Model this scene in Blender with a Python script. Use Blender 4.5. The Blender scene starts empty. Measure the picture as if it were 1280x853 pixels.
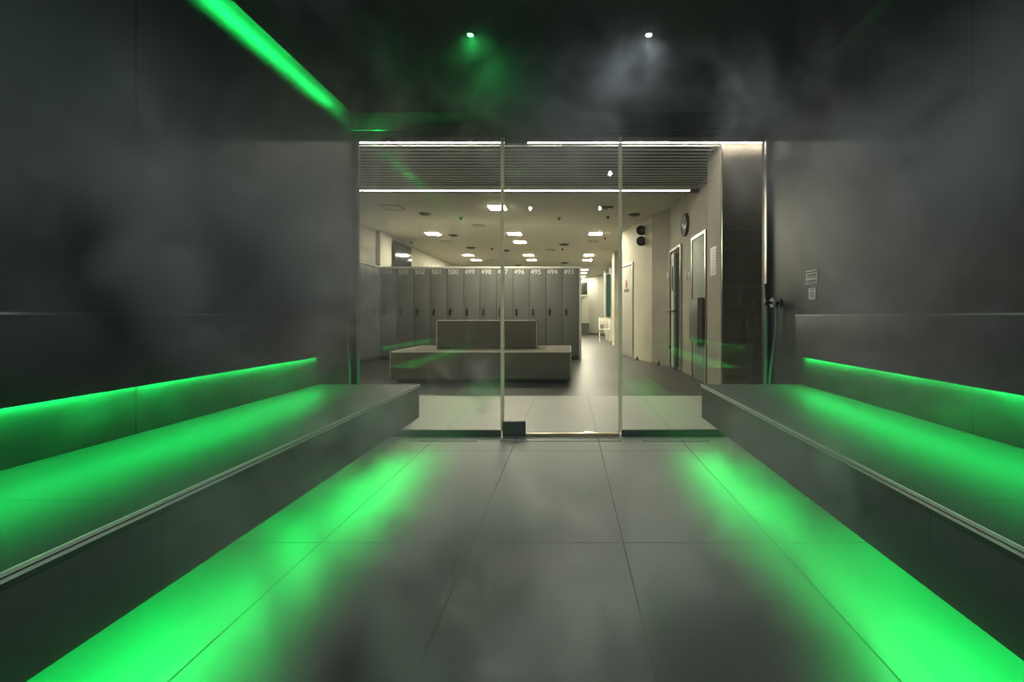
import bpy, bmesh, math, random
from mathutils import Vector, Matrix
random.seed(7)
PI = math.pi
SC = bpy.context.scene
COL = SC.collection

# ------------------------------------------------------------------ measures
F, E = 545.0, 0.905            # focal length in pixels, eye height
VX, VY = 711.0, 396.0          # vanishing point in the 1280x853 frame
XL, XR = -1.628, 1.519         # steam room side walls
YB, YG = -0.26, 3.28           # rear wall, glass front
ZC, ZT = 2.36, 2.52            # hung ceiling underside, slab above
ZL = 2.24                      # underside of the lintel
ZH = 2.90                      # hall ceiling
ZS = 2.70                      # slatted ceiling

# ------------------------------------------------------------------ helpers
class MB:
    """collects shapes in world coordinates and links them as one mesh object"""
    def __init__(s):
        s.bm = bmesh.new()
    def box(s, x0, x1, y0, y1, z0, z1, bev=0.0, seg=2):
        bm = bmesh.new()
        bmesh.ops.create_cube(bm, size=1)
        for v in bm.verts:
            v.co = Vector(((x0+x1)/2+v.co.x*(x1-x0), (y0+y1)/2+v.co.y*(y1-y0), (z0+z1)/2+v.co.z*(z1-z0)))
        if bev > 0:
            bmesh.ops.bevel(bm, geom=list(bm.edges), offset=bev, segments=seg, profile=0.6, affect='EDGES')
        s._add(bm)
        return s
    def _add(s, bm, M=None):
        if M is not None:
            bmesh.ops.transform(bm, matrix=M, verts=bm.verts)
        me = bpy.data.meshes.new('tmp')
        bm.to_mesh(me); bm.free()
        s.bm.from_mesh(me)
        bpy.data.meshes.remove(me)
    def cyl(s, a, b, r0, r1=None, n=24):
        a, b = Vector(a), Vector(b)
        r1 = r0 if r1 is None else r1
        bm = bmesh.new()
        bmesh.ops.create_cone(bm, cap_ends=True, segments=n, radius1=r0, radius2=r1, depth=(b-a).length)
        q = (b-a).to_track_quat('Z', 'Y').to_matrix().to_4x4()
        s._add(bm, Matrix.Translation((a+b)/2) @ q)
        return s
    def ring(s, c, ax, R, r, n=40, m=8):
        ax = Vector(ax).normalized()
        q = ax.to_track_quat('Z', 'Y').to_matrix()
        bm = bmesh.new()
        rows = []
        for i in range(n):
            t = 2*PI*i/n
            rows.append([bm.verts.new(Vector(c) + q @ Vector(((R+r*math.cos(u))*math.cos(t), (R+r*math.cos(u))*math.sin(t), r*math.sin(u))))
                         for u in (2*PI*j/m for j in range(m))])
        for i in range(n):
            for j in range(m):
                bm.faces.new((rows[i][j], rows[(i+1) % n][j], rows[(i+1) % n][(j+1) % m], rows[i][(j+1) % m]))
        s._add(bm)
        return s
    def tube(s, pts, r, n=10):
        pts = smooth([Vector(p) for p in pts])
        bm = bmesh.new(); rows = []
        up = Vector((0.31, 0.2, 0.93)).normalized()
        for i, p in enumerate(pts):
            t = (pts[min(i+1, len(pts)-1)] - pts[max(i-1, 0)]).normalized()
            a = t.cross(up)
            if a.length < 0.05: a = t.cross(Vector((1, 0, 0)))
            a.normalize(); b = t.cross(a)
            rows.append([bm.verts.new(p + r*(math.cos(2*PI*k/n)*a + math.sin(2*PI*k/n)*b)) for k in range(n)])
        for i in range(len(rows)-1):
            for k in range(n):
                bm.faces.new((rows[i][k], rows[i][(k+1) % n], rows[i+1][(k+1) % n], rows[i+1][k]))
        bm.faces.new(rows[0]); bm.faces.new(rows[-1][::-1])
        s._add(bm)
        return s
    def prism(s, pts, z0, z1, ax='z'):
        """closed outline extruded: ax z -> (x,y) outline, ax x -> (y,z) outline, ax y -> (x,z) outline"""
        f = {'z': lambda p, t: (p[0], p[1], t), 'x': lambda p, t: (t, p[0], p[1]), 'y': lambda p, t: (p[0], t, p[1])}[ax]
        bm = bmesh.new()
        lo = [bm.verts.new(f(p, z0)) for p in pts]; hi = [bm.verts.new(f(p, z1)) for p in pts]
        bm.faces.new(lo); bm.faces.new(hi)
        for i in range(len(pts)):
            j = (i+1) % len(pts)
            bm.faces.new((lo[i], lo[j], hi[j], hi[i]))
        bmesh.ops.recalc_face_normals(bm, faces=bm.faces)
        s._add(bm)
        return s
    def sphere(s, c, r, sc=(1, 1, 1)):
        bm = bmesh.new()
        bmesh.ops.create_uvsphere(bm, u_segments=20, v_segments=12, radius=r)
        s._add(bm, Matrix.Translation(c) @ Matrix.Diagonal((*sc, 1)))
        return s
    def build(s, name, mat, parent=None, local=False, flat=False):
        off = Vector((0, 0, 0))
        p = parent
        while p is not None and not local:
            off += p.location; p = p.parent
        bmesh.ops.recalc_face_normals(s.bm, faces=s.bm.faces)
        for v in s.bm.verts: v.co -= off
        me = bpy.data.meshes.new(name)
        s.bm.to_mesh(me); s.bm.free()
        for pl in me.polygons: pl.use_smooth = not flat
        if not flat:
            try: me.set_sharp_from_angle(angle=math.radians(35))
            except Exception: pass
        me.materials.append(mat)
        o = bpy.data.objects.new(name, me); COL.objects.link(o)
        o.parent = parent
        return o

def smooth(p, k=8):
    if len(p) < 3: return p
    out = []
    for i in range(len(p)-1):
        a, b, c, d = p[max(i-1, 0)], p[i], p[i+1], p[min(i+2, len(p)-1)]
        for j in range(k):
            t = j/k
            out.append(0.5*((2*b) + (c-a)*t + (2*a-5*b+4*c-d)*t*t + (3*b-a-3*c+d)*t**3))
    out.append(p[-1])
    return out

def tag(o, label, cat, group=None, kind=None):
    o['label'] = label; o['category'] = cat
    if group: o['group'] = group
    if kind: o['kind'] = kind
    return o
def empty(name, loc, label, cat, group=None, rz=0.0):
    o = bpy.data.objects.new(name, None); COL.objects.link(o)
    o.location = loc; o.rotation_euler.z = rz; o.empty_display_size = 0.1
    return tag(o, label, cat, group)
def struct(o, label, cat):
    o['kind'] = 'structure'; o['label'] = label; o['category'] = cat
    return o
def copy_tree(o, parent=None):
    c = o.copy(); COL.objects.link(c)
    if parent is not None: c.parent = parent
    for ch in list(o.children): copy_tree(ch, c)
    return c

# ------------------------------------------------------------------ materials
def new_mat(name):
    m = bpy.data.materials.new(name); m.use_nodes = True
    nt = m.node_tree; nt.nodes.clear()
    return m, nt, nt.nodes.new('ShaderNodeOutputMaterial')
def N(nt, t, **k):
    n = nt.nodes.new(t)
    for a, b in k.items(): setattr(n, a, b)
    return n
def mth(nt, op, a, b=None, c=None, clamp=False):
    n = N(nt, 'ShaderNodeMath', operation=op, use_clamp=clamp)
    for i, v in enumerate((a, b, c)):
        if v is None: continue
        if isinstance(v, (int, float)): n.inputs[i].default_value = v
        else: nt.links.new(v, n.inputs[i])
    return n.outputs[0]
def pbr(name, col, rough=0.5, metal=0.0, var=0.0, scale=6.0, bump=0.0, joints=None, jcol=0.35, spec=0.5, stretch=(1, 1, 1)):
    """joints: list of (axis, size, offset, width) grid lines in metres along world axes"""
    m, nt, out = new_mat(name)
    b = N(nt, 'ShaderNodeBsdfPrincipled')
    nt.links.new(b.outputs[0], out.inputs[0])
    b.inputs['Roughness'].default_value = rough; b.inputs['Metallic'].default_value = metal
    b.inputs['Specular IOR Level'].default_value = spec
    b.inputs['Base Color'].default_value = (*col, 1)
    if not (var or bump or joints): return m
    g = N(nt, 'ShaderNodeNewGeometry')
    mp = N(nt, 'ShaderNodeMapping'); mp.inputs['Scale'].default_value = stretch
    nt.links.new(g.outputs['Position'], mp.inputs['Vector'])
    no = N(nt, 'ShaderNodeTexNoise'); no.inputs['Scale'].default_value = scale
    no.inputs['Detail'].default_value = 6; no.inputs['Roughness'].default_value = 0.62
    nt.links.new(mp.outputs[0], no.inputs['Vector'])
    v = mth(nt, 'MULTIPLY_ADD', no.outputs['Fac'], 2*var, 1-var)
    h = no.outputs['Fac']
    if joints:
        sp = N(nt, 'ShaderNodeSeparateXYZ'); nt.links.new(g.outputs['Position'], sp.inputs[0])
        J = None
        for ax, size, off, w in joints:
            t = mth(nt, 'ABSOLUTE', mth(nt, 'SUBTRACT', mth(nt, 'FRACT', mth(nt, 'ADD', mth(nt, 'DIVIDE', mth(nt, 'SUBTRACT', sp.outputs['XYZ'.index(ax)], off), size), 100.5)), 0.5))
            k = mth(nt, 'LESS_THAN', t, w/size/2)
            J = k if J is None else mth(nt, 'MAXIMUM', J, k)
        v = mth(nt, 'MULTIPLY', v, mth(nt, 'MULTIPLY_ADD', J, jcol-1, 1.0))
        h = mth(nt, 'SUBTRACT', mth(nt, 'MULTIPLY', h, 0.3), J)
    mx = N(nt, 'ShaderNodeVectorMath', operation='SCALE')
    mx.inputs[0].default_value = col
    nt.links.new(v, mx.inputs['Scale']); nt.links.new(mx.outputs[0], b.inputs['Base Color'])
    if bump:
        bp = N(nt, 'ShaderNodeBump'); bp.inputs['Strength'].default_value = bump; bp.inputs['Distance'].default_value = 0.003
        nt.links.new(h, bp.inputs['Height']); nt.links.new(bp.outputs[0], b.inputs['Normal'])
    r = mth(nt, 'MULTIPLY_ADD', no.outputs['Fac'], 0.25*min(1, var*3), rough-0.125*min(1, var*3))
    nt.links.new(r, b.inputs['Roughness'])
    return m
def emit(name, col, s):
    m, nt, out = new_mat(name)
    e = N(nt, 'ShaderNodeEmission'); e.inputs[0].default_value = (*col, 1); e.inputs[1].default_value = s
    nt.links.new(e.outputs[0], out.inputs[0])
    return m
def glass(name, tint, refl=1.0, rough=0.0, base=0.065):
    m, nt, out = new_mat(name)
    t = N(nt, 'ShaderNodeBsdfTransparent'); t.inputs[0].default_value = (*tint, 1)
    g = N(nt, 'ShaderNodeBsdfGlossy'); g.inputs['Roughness'].default_value = rough
    lw = N(nt, 'ShaderNodeLayerWeight')
    f = mth(nt, 'MULTIPLY_ADD', mth(nt, 'POWER', lw.outputs['Facing'], 5.0), (1-base)*refl, base*refl)
    mx = N(nt, 'ShaderNodeMixShader')
    nt.links.new(f, mx.inputs[0]); nt.links.new(t.outputs[0], mx.inputs[1]); nt.links.new(g.outputs[0], mx.inputs[2])
    nt.links.new(mx.outputs[0], out.inputs[0])
    return m

GREEN = (0.008, 1.0, 0.15)
WARM = (1.0, 0.93, 0.70)
JY = [('Y', 0.6, 2.84, 0.006)]
M = {}
M['wall'] = pbr('slate_wall_tile', (0.082, 0.086, 0.080), 0.42, var=0.28, scale=2.2, bump=0.25, joints=JY, jcol=0.15, stretch=(1, 1, 0.5))
M['wallrear'] = pbr('slate_rear_tile', (0.075, 0.08, 0.075), 0.45, var=0.25, scale=2.2, joints=[('X', 0.6, 0.22, 0.004)])
M['panel'] = pbr('slate_backrest_tile', (0.078, 0.082, 0.078), 0.42, var=0.25, scale=3, bump=0.2, joints=[('Y', 1.2, 1.64, 0.004)], jcol=0.3)
M['bench'] = pbr('slate_bench_tile', (0.080, 0.084, 0.080), 0.5, var=0.2, scale=3, bump=0.12, joints=[('Y', 0.6, 1.045, 0.004)], jcol=0.3, stretch=(1, 0.3, 1))
M['floor'] = pbr('grey_porcelain_floor', (0.47, 0.47, 0.43), 0.55, var=0.10, scale=3.5, bump=0.10, joints=[('X', 0.605, 0.218, 0.006), ('Y', 1.19, 1.745, 0.006)], jcol=0.2)
M['porch'] = pbr('pale_porcelain_floor', (0.56, 0.545, 0.48), 0.5, var=0.06, scale=3.5, bump=0.05, joints=[('X', 0.605, 0.218, 0.005), ('Y', 1.19, 4.125, 0.001)], jcol=0.55)
M['hallfloor'] = pbr('dark_hall_floor', (0.060, 0.059, 0.052), 0.42, var=0.30, scale=2.5, bump=0.1, joints=[('X', 0.6, 0.218, 0.008), ('Y', 0.6, 4.98, 0.008)], jcol=0.5)
M['ceil'] = pbr('dark_ceiling_panel', (0.022, 0.026, 0.023), 0.7, var=0.15, scale=2)
M['black'] = pbr('black_void', (0.005, 0.005, 0.005), 0.8)
M['lintel'] = pbr('dark_lintel', (0.03, 0.032, 0.03), 0.5, var=0.1)
M['plaster'] = pbr('beige_plaster', (0.47, 0.44, 0.35), 0.75, var=0.28, scale=2.0, bump=0.06)
M['plaster2'] = pbr('grey_beige_plaster', (0.37, 0.343, 0.27), 0.7, var=0.42, scale=2.2, bump=0.1)
M['white_wall'] = pbr('pale_plaster', (0.50, 0.475, 0.40), 0.8, var=0.05, scale=2)
M['farwall'] = pbr('cream_far_wall', (0.30, 0.29, 0.245), 0.8, var=0.05, scale=2)
M['hallceil'] = pbr('white_hall_ceiling', (0.74, 0.72, 0.62), 0.85, var=0.04, scale=1.2)
M['stone'] = pbr('dark_brown_stone', (0.21, 0.178, 0.130), 0.6, var=0.45, scale=5, bump=1.0, joints=[('Z', 0.6, 2.42, 0.006)], jcol=1.8, stretch=(1, 1, 3))
M['slat'] = pbr('grey_metal_slat', (0.75, 0.74, 0.70), 0.5)
M['steel'] = pbr('brushed_steel', (0.55, 0.54, 0.50), 0.28, metal=1.0)
M['trim'] = pbr('pale_metal_trim', (0.86, 0.84, 0.76), 0.5)
M['bronze'] = pbr('brass_threshold', (0.65, 0.55, 0.36), 0.35, metal=1.0, var=0.3, scale=30)
M['patch'] = pbr('dark_patch_fitting', (0.10, 0.125, 0.12), 0.4, metal=0.3)
M['glass'] = glass('clear_glass', (0.975, 0.985, 0.978))
def edge_mat():
    m, nt, out = new_mat('polished_glass_edge')
    a = N(nt, 'ShaderNodeBsdfTranslucent'); a.inputs[0].default_value = (0.96, 0.95, 0.86, 1)
    b = N(nt, 'ShaderNodeBsdfDiffuse'); b.inputs[0].default_value = (0.84, 0.85, 0.78, 1)
    x = N(nt, 'ShaderNodeMixShader'); x.inputs[0].default_value = 0.25
    nt.links.new(a.outputs[0], x.inputs[1]); nt.links.new(b.outputs[0], x.inputs[2]); nt.links.new(x.outputs[0], out.inputs[0])
    return m
M['edge'] = edge_mat()
M['greenled'] = emit('green_led', GREEN, 34)
M['greenback'] = emit('green_led_backrest', GREEN, 62)
M['greencove'] = emit('green_led_cove', GREEN, 95)
M['greenspot'] = emit('green_spot_lens', (0.05, 1, 0.2), 60)
M['whitespot'] = emit('white_spot_lens', (0.95, 0.9, 1.0), 40)
M['strip'] = emit('warm_white_strip', (1, 0.95, 0.84), 36)
M['strip2'] = emit('warm_white_strip_dim', (1, 0.94, 0.80), 16)
M['lamp'] = emit('ceiling_light_diffuser', WARM, 150)
M['locker'] = pbr('grey_locker_laminate', (0.155, 0.158, 0.145), 0.42, var=0.05, scale=3)
M['lockerdark'] = pbr('dark_locker_body', (0.05, 0.05, 0.048), 0.5)
M['capwhite'] = pbr('white_locker_trim', (0.70, 0.70, 0.64), 0.4)
M['number'] = pbr('white_number_print', (0.80, 0.80, 0.76), 0.5)
M['blackplastic'] = pbr('black_plastic', (0.012, 0.012, 0.012), 0.35)
M['fabric'] = pbr('taupe_upholstery', (0.15, 0.132, 0.10), 0.75, var=0.12, scale=90, bump=0.15)
M['fabric2'] = pbr('taupe_seat_piping', (0.56, 0.53, 0.44), 0.6)
M['screen'] = pbr('dark_tv_screen', (0.012, 0.012, 0.012), 0.08)
M['frost'] = pbr('frosted_green_glass', (0.215, 0.265, 0.215), 0.5)
M['darkglass'] = pbr('dark_green_glass', (0.025, 0.035, 0.032), 0.1)
M['boxsteel'] = pbr('satin_steel_box', (0.20, 0.20, 0.185), 0.4, metal=0.6)
M['paper'] = pbr('white_paper', (0.86, 0.85, 0.80), 0.5)
M['ink'] = pbr('dark_print', (0.05, 0.05, 0.05), 0.6)
M['red'] = pbr('red_print', (0.30, 0.045, 0.03), 0.5)
M['doorgrey'] = pbr('pale_grey_door', (0.42, 0.42, 0.37), 0.5, var=0.05)
M['hose'] = pbr('grey_green_hose', (0.18, 0.34, 0.27), 0.35)
M['rubber'] = pbr('black_rubber', (0.02, 0.022, 0.022), 0.45)
M['vent'] = pbr('dark_ceiling_vent', (0.12, 0.115, 0.095), 0.6)
M['tealmirror'] = pbr('dark_teal_mirror', (0.015, 0.055, 0.05), 0.12)
M['hatch'] = pbr('ceiling_hatch_grey', (0.42, 0.41, 0.35), 0.7)
M['chair'] = pbr('white_metal', (0.6, 0.58, 0.5), 0.4)

# ================================================================== STEAM ROOM SHELL
T = 0.12
struct(MB().box(XL-0.3, XR+0.3, YB-0.3, YG+0.02, -0.1, 0).build('floor', M['floor'], flat=True), 'grey porcelain tiled floor of the steam room', 'floor')
struct(MB().box(XL-T, XL, YB, YG, 0, ZT).build('wall_left', M['wall'], flat=True), 'dark slate tiled wall behind the bench below the lit ceiling cove', 'wall')
struct(MB().box(XR, XR+T, YB, YG, 0, ZT).build('wall_right', M['wall'], flat=True), 'dark slate tiled wall carrying the two small notices', 'wall')
struct(MB().box(XL-T, XR+T, YB-T, YB, 0, ZT).build('wall_rear', M['wallrear'], flat=True), 'dark tiled rear wall of the steam room', 'wall')
struct(MB().box(-1.548, 1.44, YB, 3.107, ZC, ZC+0.03).build('ceiling', M['ceil'], flat=True), 'dark hung ceiling panel with two spotlights', 'ceiling')
struct(MB().box(XL-T, XR+T, YB, YG+0.1, ZT, ZT+0.05).build('ceiling_slab', M['black'], flat=True), 'black slab above the hung ceiling', 'ceiling')
# lintel over the glass: deep fascia plus a lower head channel
lin = MB().box(XL, XR, YG, YG+0.10, 2.305, ZH).build('trim_1', M['lintel'], flat=True)
struct(lin, 'dark fascia above the glass front', 'lintel')
struct(MB().box(XL, XR, YG+0.004, YG+0.10, ZL+0.02, 2.305).build('trim_2', M['lintel'], flat=True), 'dark head channel holding the glass panes', 'head channel')
struct(MB().box(XL, XR, YG-0.006, YG, 2.300, 2.308).build('trim_3', M['steel'], flat=True), 'thin metal edge line along the bottom of the fascia', 'trim')

# ------------------------------------------------------------------ glass front
gx0, gx1, gx2, gx3 = -1.589, -0.502, 0.389, 1.487   # left edge, door edges, right edge
def pane(name, n, x0, x1, z0, z1, label, cat):
    r = bpy.data.objects.new(name, None); COL.objects.link(r); r.location = ((x0+x1)/2, YG+0.02, 0)
    struct(r, label, cat)
    MB().box(x0, x1, YG+0.012, YG+0.022, z0, z1).build('pane', M['glass'], r, flat=True)
    return r
w1 = pane('window_1', 1, gx0, gx1-0.008, 0.045, 2.262, 'fixed clear glass pane in front of the bench and lockers', 'glass pane')
w2 = pane('window_2', 2, gx2+0.008, gx3, 0.045, 2.262, 'fixed clear glass pane in front of the stone pillar', 'glass pane')
dr = pane('door_1', 1, gx1+0.006, gx2-0.006, 0.03, 2.275, 'clear glass door of the steam room with dark corner fittings', 'glass door')
for r, x0, x1 in ((w1, gx0, gx1-0.01), (w2, gx2+0.01, gx3)):
    MB().box(x0, x1, YG+0.004, YG+0.03, 0.0, 0.05).build('bottom_channel', M['patch'], r, flat=True)
MB().box(gx0-0.012, gx0, YG+0.002, YG+0.034, 0.0, ZL+0.02).build('side_channel', M['lintel'], w1, flat=True)
MB().box(gx3, gx3+0.010, YG+0.002, YG+0.034, 0.0, ZL+0.02).build('side_channel', M['steel'], w2, flat=True)
MB().box(gx1-0.013, gx1-0.0015, YG+0.006, YG+0.026, 0.045, 2.262).build('glass_edge', M['edge'], w1, flat=True)
MB().box(gx2+0.0015, gx2+0.013, YG+0.006, YG+0.026, 0.045, 2.262).build('glass_edge', M['edge'], w2, flat=True)
MB().box(gx1+0.0015, gx1+0.013, YG+0.006, YG+0.026, 0.03, 2.275).build('glass_edge', M['edge'], dr, flat=True)
MB().box(gx2-0.013, gx2-0.0015, YG+0.006, YG+0.026, 0.03, 2.275).build('glass_edge', M['edge'], dr, flat=True)
MB().box(gx1+0.19, gx2-0.003, YG+0.006, YG+0.026, 2.262, 2.272).build('top_edge', M['edge'], dr, flat=True)
pf = MB().box(gx1+0.004, gx1+0.176, YG-0.004, YG+0.038, 0.005, 0.115, 0.003).build('bottom_patch_fitting', M['patch'], dr)
pf2 = MB().box(gx1+0.018, gx1+0.190, YG-0.004, YG+0.038, 2.205, 2.285, 0.003).build('top_patch_fitting', M['patch'], dr)
MB().box(gx1+0.150, gx2-0.006, YG+0.004, YG+0.030, 0.004, 0.024, 0.002).build('threshold_bar', M['bronze'], dr)

# ------------------------------------------------------------------ floor drains
def drain(x0, x1, label):
    r = empty('drain_cover', ((x0+x1)/2, 3.19, 0), label, 'drain cover', 'slot drains before the glass')
    MB().box(x0+0.006, x1-0.006, 3.165, 3.215, -0.004, 0.0025, 0.001).build('tile_insert', M['floor'], r)
    m = MB()
    m.box(x0, x1, 3.155, 3.161, -0.004, 0.0022); m.box(x0, x1, 3.219, 3.225, -0.004, 0.0022)
    m.box(x0, x0+0.006, 3.161, 3.219, -0.004, 0.0022); m.box(x1-0.006, x1, 3.161, 3.219, -0.004, 0.0022)
    m.build('slot_frame', M['patch'], r, flat=True)
drain(-1.16, -0.67, 'long tiled slot drain before the fixed glass beside the hose-side bench end')
drain(-0.495, -0.33, 'short slot drain under the dark bottom fitting of the glass door')
drain(-0.31, 0.38, 'long tiled slot drain in front of the brass threshold bar')
drain(0.54, 1.02, 'tiled slot drain before the glass pane facing the stone pillar')

# ------------------------------------------------------------------ benches
def bench(sx, xw, xf, label, ll):
    a, b = (xw, xf) if sx < 0 else (xf, xw)
    yend = 2.842
    r = empty('tiled_bench', ((a+b)/2, yend/2, 0), label, 'bench', 'floating tiled benches')
    zt, zb = 0.464, 0.248
    MB().box(a, b, YB+0.003, yend, zt-0.03, zt, 0.002).build('seat', M['bench'], r)
    fx = (xf-0.03, xf) if sx < 0 else (xf, xf+0.03)
    fx = (xf, xf+0.03) if sx > 0 else (xf-0.03, xf)
    MB().box(fx[0], fx[1], YB+0.003, yend, zb, zt-0.031, 0.002).build('front_panel', M['bench'], r)
    e0, e1 = (a, xf-0.031) if sx < 0 else (xf+0.031, b)
    MB().box(e0, e1, yend-0.03, yend, zb, zt-0.031, 0.002).build('end_panel', M['bench'], r)
    MB().box(e0, e1, YB+0.003, yend-0.031, zb+0.03, zb+0.05).build('underside', M['black'], r, flat=True)
    # metal edge trim, slim double profile
    t = MB()
    o = -sx
    x1 = xf + o*0.0045
    t.box(min(xf, x1), max(xf, x1), YB+0.003, yend+0.004, zt-0.006, zt+0.002)
    t.box(min(xf, x1), max(xf, x1), YB+0.003, yend+0.004, zt-0.017, zt-0.011)
    t.build('edge_trim', M['trim'], r, flat=True)
    # recessed plinth towards the wall
    p0, p1 = (a, a+0.16) if sx < 0 else (b-0.16, b)
    MB().box(p0, p1, YB+0.003, yend-0.25, 0, zb+0.029).build('plinth', M['bench'], r, flat=True)
    # led strip under the front lip
    s0 = xf - o*0.062; s1 = xf - o*0.034
    L = MB().box(min(s0, s1), max(s0, s1), YB+0.02, yend-0.06, zb+0.020, zb+0.029)
    L.build('led_strip', M['greenled'], r, flat=True)
    return r
bench(-1, XL+0.002, -0.975, 'dark slate tiled floating bench under the green ceiling cove', 'l')
bench(1, XR-0.002, 0.866, 'dark slate tiled floating bench on the side with the two notices', 'r')

def backrest(sx, xw, label):
    o = -sx
    xf = xw + o*0.039
    z0, z1 = 0.647, 0.910
    r = empty('mounted_backrest', ((xw+xf)/2, 1.4, z0), label, 'backrest', 'tiled backrest panels above the benches')
    c0, c1 = xf, xf - o*0.012
    MB().box(min(c0, c1), max(c0, c1), YB+0.003, 2.842, z0, z1, 0.001).build('tile_face', M['panel'], r)
    MB().box(min(c1, xw), max(c1, xw), YB+0.003, 2.842, z0+0.020, z1, 0.0005).build('core', M['black'], r, flat=True)
    MB().box(min(xf+o*0.002, xw), max(xf+o*0.002, xw), YB+0.003, 2.844, z1, z1+0.008).build('top_trim', M['trim'], r, flat=True)
    s0, s1 = xw + o*0.005, xw + o*0.016
    MB().box(min(s0, s1), max(s0, s1), YB+0.02, 2.80, z0+0.001, z0+0.010).build('led_strip', M['greenback'], r, flat=True)
    MB().box(min(s0, s1)-0.001, max(s0, s1)+0.001, 2.802, 2.842, z0+0.0005, z0+0.019).build('added_end_block', M['black'], r, flat=True)  # added black block, hides the strip's glowing end from the glass
    return r
backrest(-1, XL+0.002, 'dark backrest panel glowing green below, under the green ceiling cove')
backrest(1, XR-0.002, 'dark backrest panel glowing green below, on the wall with the notices')

# cove light along the ceiling edge
r = empty('cove_light', (-1.56, 1.3, ZC+0.03), 'green light strip in the ceiling slot above the bench', 'strip light')
MB().box(-1.530, -1.512, YB+0.02, 3.12, ZC+0.052, ZC+0.060).build('led_strip', M['greencove'], r, flat=True)
MB().box(-1.533, -1.509, YB+0.02, 3.14, ZC+0.061, ZC+0.07).build('profile', M['steel'], r, flat=True)

# ceiling spots
def spot(x, y, mat, label, energy, col):
    r = empty('ceiling_spotlight', (x, y, ZC), label, 'spotlight', 'small ceiling spotlights')
    MB().ring((x, y, ZC-0.002), (0, 0, 1), 0.020, 0.005).build('bezel', M['blackplastic'], r)
    MB().sphere((x, y, ZC-0.001), 0.014, (1, 1, 0.5)).build('lens', mat, r)
    ld = bpy.data.lights.new('spot_lamp', 'SPOT'); ld.energy = energy; ld.color = col
    ld.spot_size = PI; ld.spot_blend = 0.7
    ld.shadow_soft_size = 0.02
    lo = bpy.data.objects.new('spot_lamp', ld); COL.objects.link(lo)
    lo.parent = r; lo.location = (0, 0, -0.03)
    return r
spot(-0.507, 2.246, M['greenspot'], 'green glowing spotlight in the dark ceiling', 0.7, (0.05, 1, 0.2))
spot(0.412, 2.246, M['whitespot'], 'white glowing spotlight in the dark ceiling', 3.0, (0.8, 0.92, 1.0))
spot(-0.507, 0.85, M['whitespot'], 'added white ceiling spotlight out of view near the rear wall, cove side', 11.5, (0.80, 0.95, 0.97))  # added rear row above the view, neutral light for steam and floor
spot(0.412, 0.85, M['whitespot'], 'added white ceiling spotlight out of view near the rear wall, notice side', 11.5, (0.80, 0.95, 0.97))  # second of the added pair, also out of view

# ------------------------------------------------------------------ notices on the steam room wall
def notice(y0, y1, z0, z1, lines, label, kind):
    r = empty('wall_notice', (XR, (y0+y1)/2, z0), label, 'sign', 'small notices on the tiled wall')
    MB().box(XR-0.004, XR-0.0005, y0, y1, z0, z1, 0.0008).build('plate', M['paper'], r)
    for (a, b, u, v) in lines:      # printed marks: fractions across (from far edge) and up
        ya, yb = y1-(y1-y0)*a, y1-(y1-y0)*b
        MB().box(XR-0.0048, XR-0.004, yb, ya, z0+(z1-z0)*u, z0+(z1-z0)*v).build('printed_line', M['ink'], r, flat=True)
    return r
notice(2.660, 2.786, 1.108, 1.196,
       [(0.0, 1.0, 0.80, 0.90), (0.08, 0.92, 0.58, 0.70), (0.1, 0.9, 0.46, 0.52), (0.08, 0.9, 0.18, 0.28), (0.1, 0.9, 0.06, 0.12)],
       'wider white notice with lines of dark text, above the smaller plate', 'n')
n2 = notice(2.676, 2.756, 1.010, 1.084, [(0.25, 0.75, 0.84, 0.92)], 'small white plate with a round symbol, below the wider notice', 'n')
MB().ring((XR-0.0045, 2.716, 1.044), (1, 0, 0), 0.015, 0.0018, 24, 6).build('round_symbol', M['vent'], n2)

# ------------------------------------------------------------------ hose fittings
def hose_set(sx, xw, y, label, variant):
    o = -sx
    z = 1.005
    r = empty('hose_fitting', (xw, y, z), label, 'hose', 'shower hoses beside the glass')
    MB().cyl((xw, y, z), (xw+o*0.012, y, z), 0.030).build('wall_rosette', M['blackplastic'], r)
    MB().cyl((xw+o*0.012, y, z), (xw+o*0.095, y, z), 0.011).build('arm', M['blackplastic'], r)
    MB().cyl((xw+o*0.050, y, z), (xw+o*0.062, y, z), 0.033, 0.036).build('valve_disc', M['chair'], r)
    MB().cyl((xw+o*0.03, y-0.006, z+0.006), (xw+o*0.03, y-0.006, z-0.035), 0.009).build('outlet', M['blackplastic'], r)
    hx = xw+o*0.100
    MB().box(hx-0.012, hx+0.012, y-0.018, y+0.018, z-0.02, z+0.02, 0.004).build('holder', M['blackplastic'], r)
    MB().cyl((hx, y, z+0.02), (hx, y, z+0.115), 0.011, 0.013).cyl((hx, y, z+0.115), (hx, y, z+0.135), 0.016, 0.016).build('nozzle', M['blackplastic'], r)
    m = MB()
    if variant == 'r':
        m.tube([(hx, y, z-0.02), (hx+0.001, y, 0.80), (hx-0.004, y, 0.60), (hx-0.012, y-0.01, 0.44), (hx+0.015, y-0.02, 0.13), (hx+0.05, y-0.02, 0.07), (hx+0.03, y-0.02, 0.2), (hx+0.018, y-0.01, 0.44), (xw+o*0.055, y-0.006, 0.66), (xw+o*0.031, y-0.006, 0.82), (xw+o*0.03, y-0.006, z-0.035)], 0.0085)
    else:
        m.tube([(hx, y, z-0.02), (hx+0.002, y, 0.82), (hx+0.010, y, 0.62), (hx+0.012, y, 0.45), (hx, y-0.02, 0.15), (hx-0.045, y-0.02, 0.08), (hx-0.06, y-0.02, 0.2), (xw+o*0.062, y-0.02, 0.46), (xw+o*0.042, y-0.01, 0.68), (xw+o*0.031, y-0.006, 0.86), (xw+o*0.03, y-0.006, z-0.035)], 0.0085)
    m.build('hose', M['hose'], r)
    return r
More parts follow.
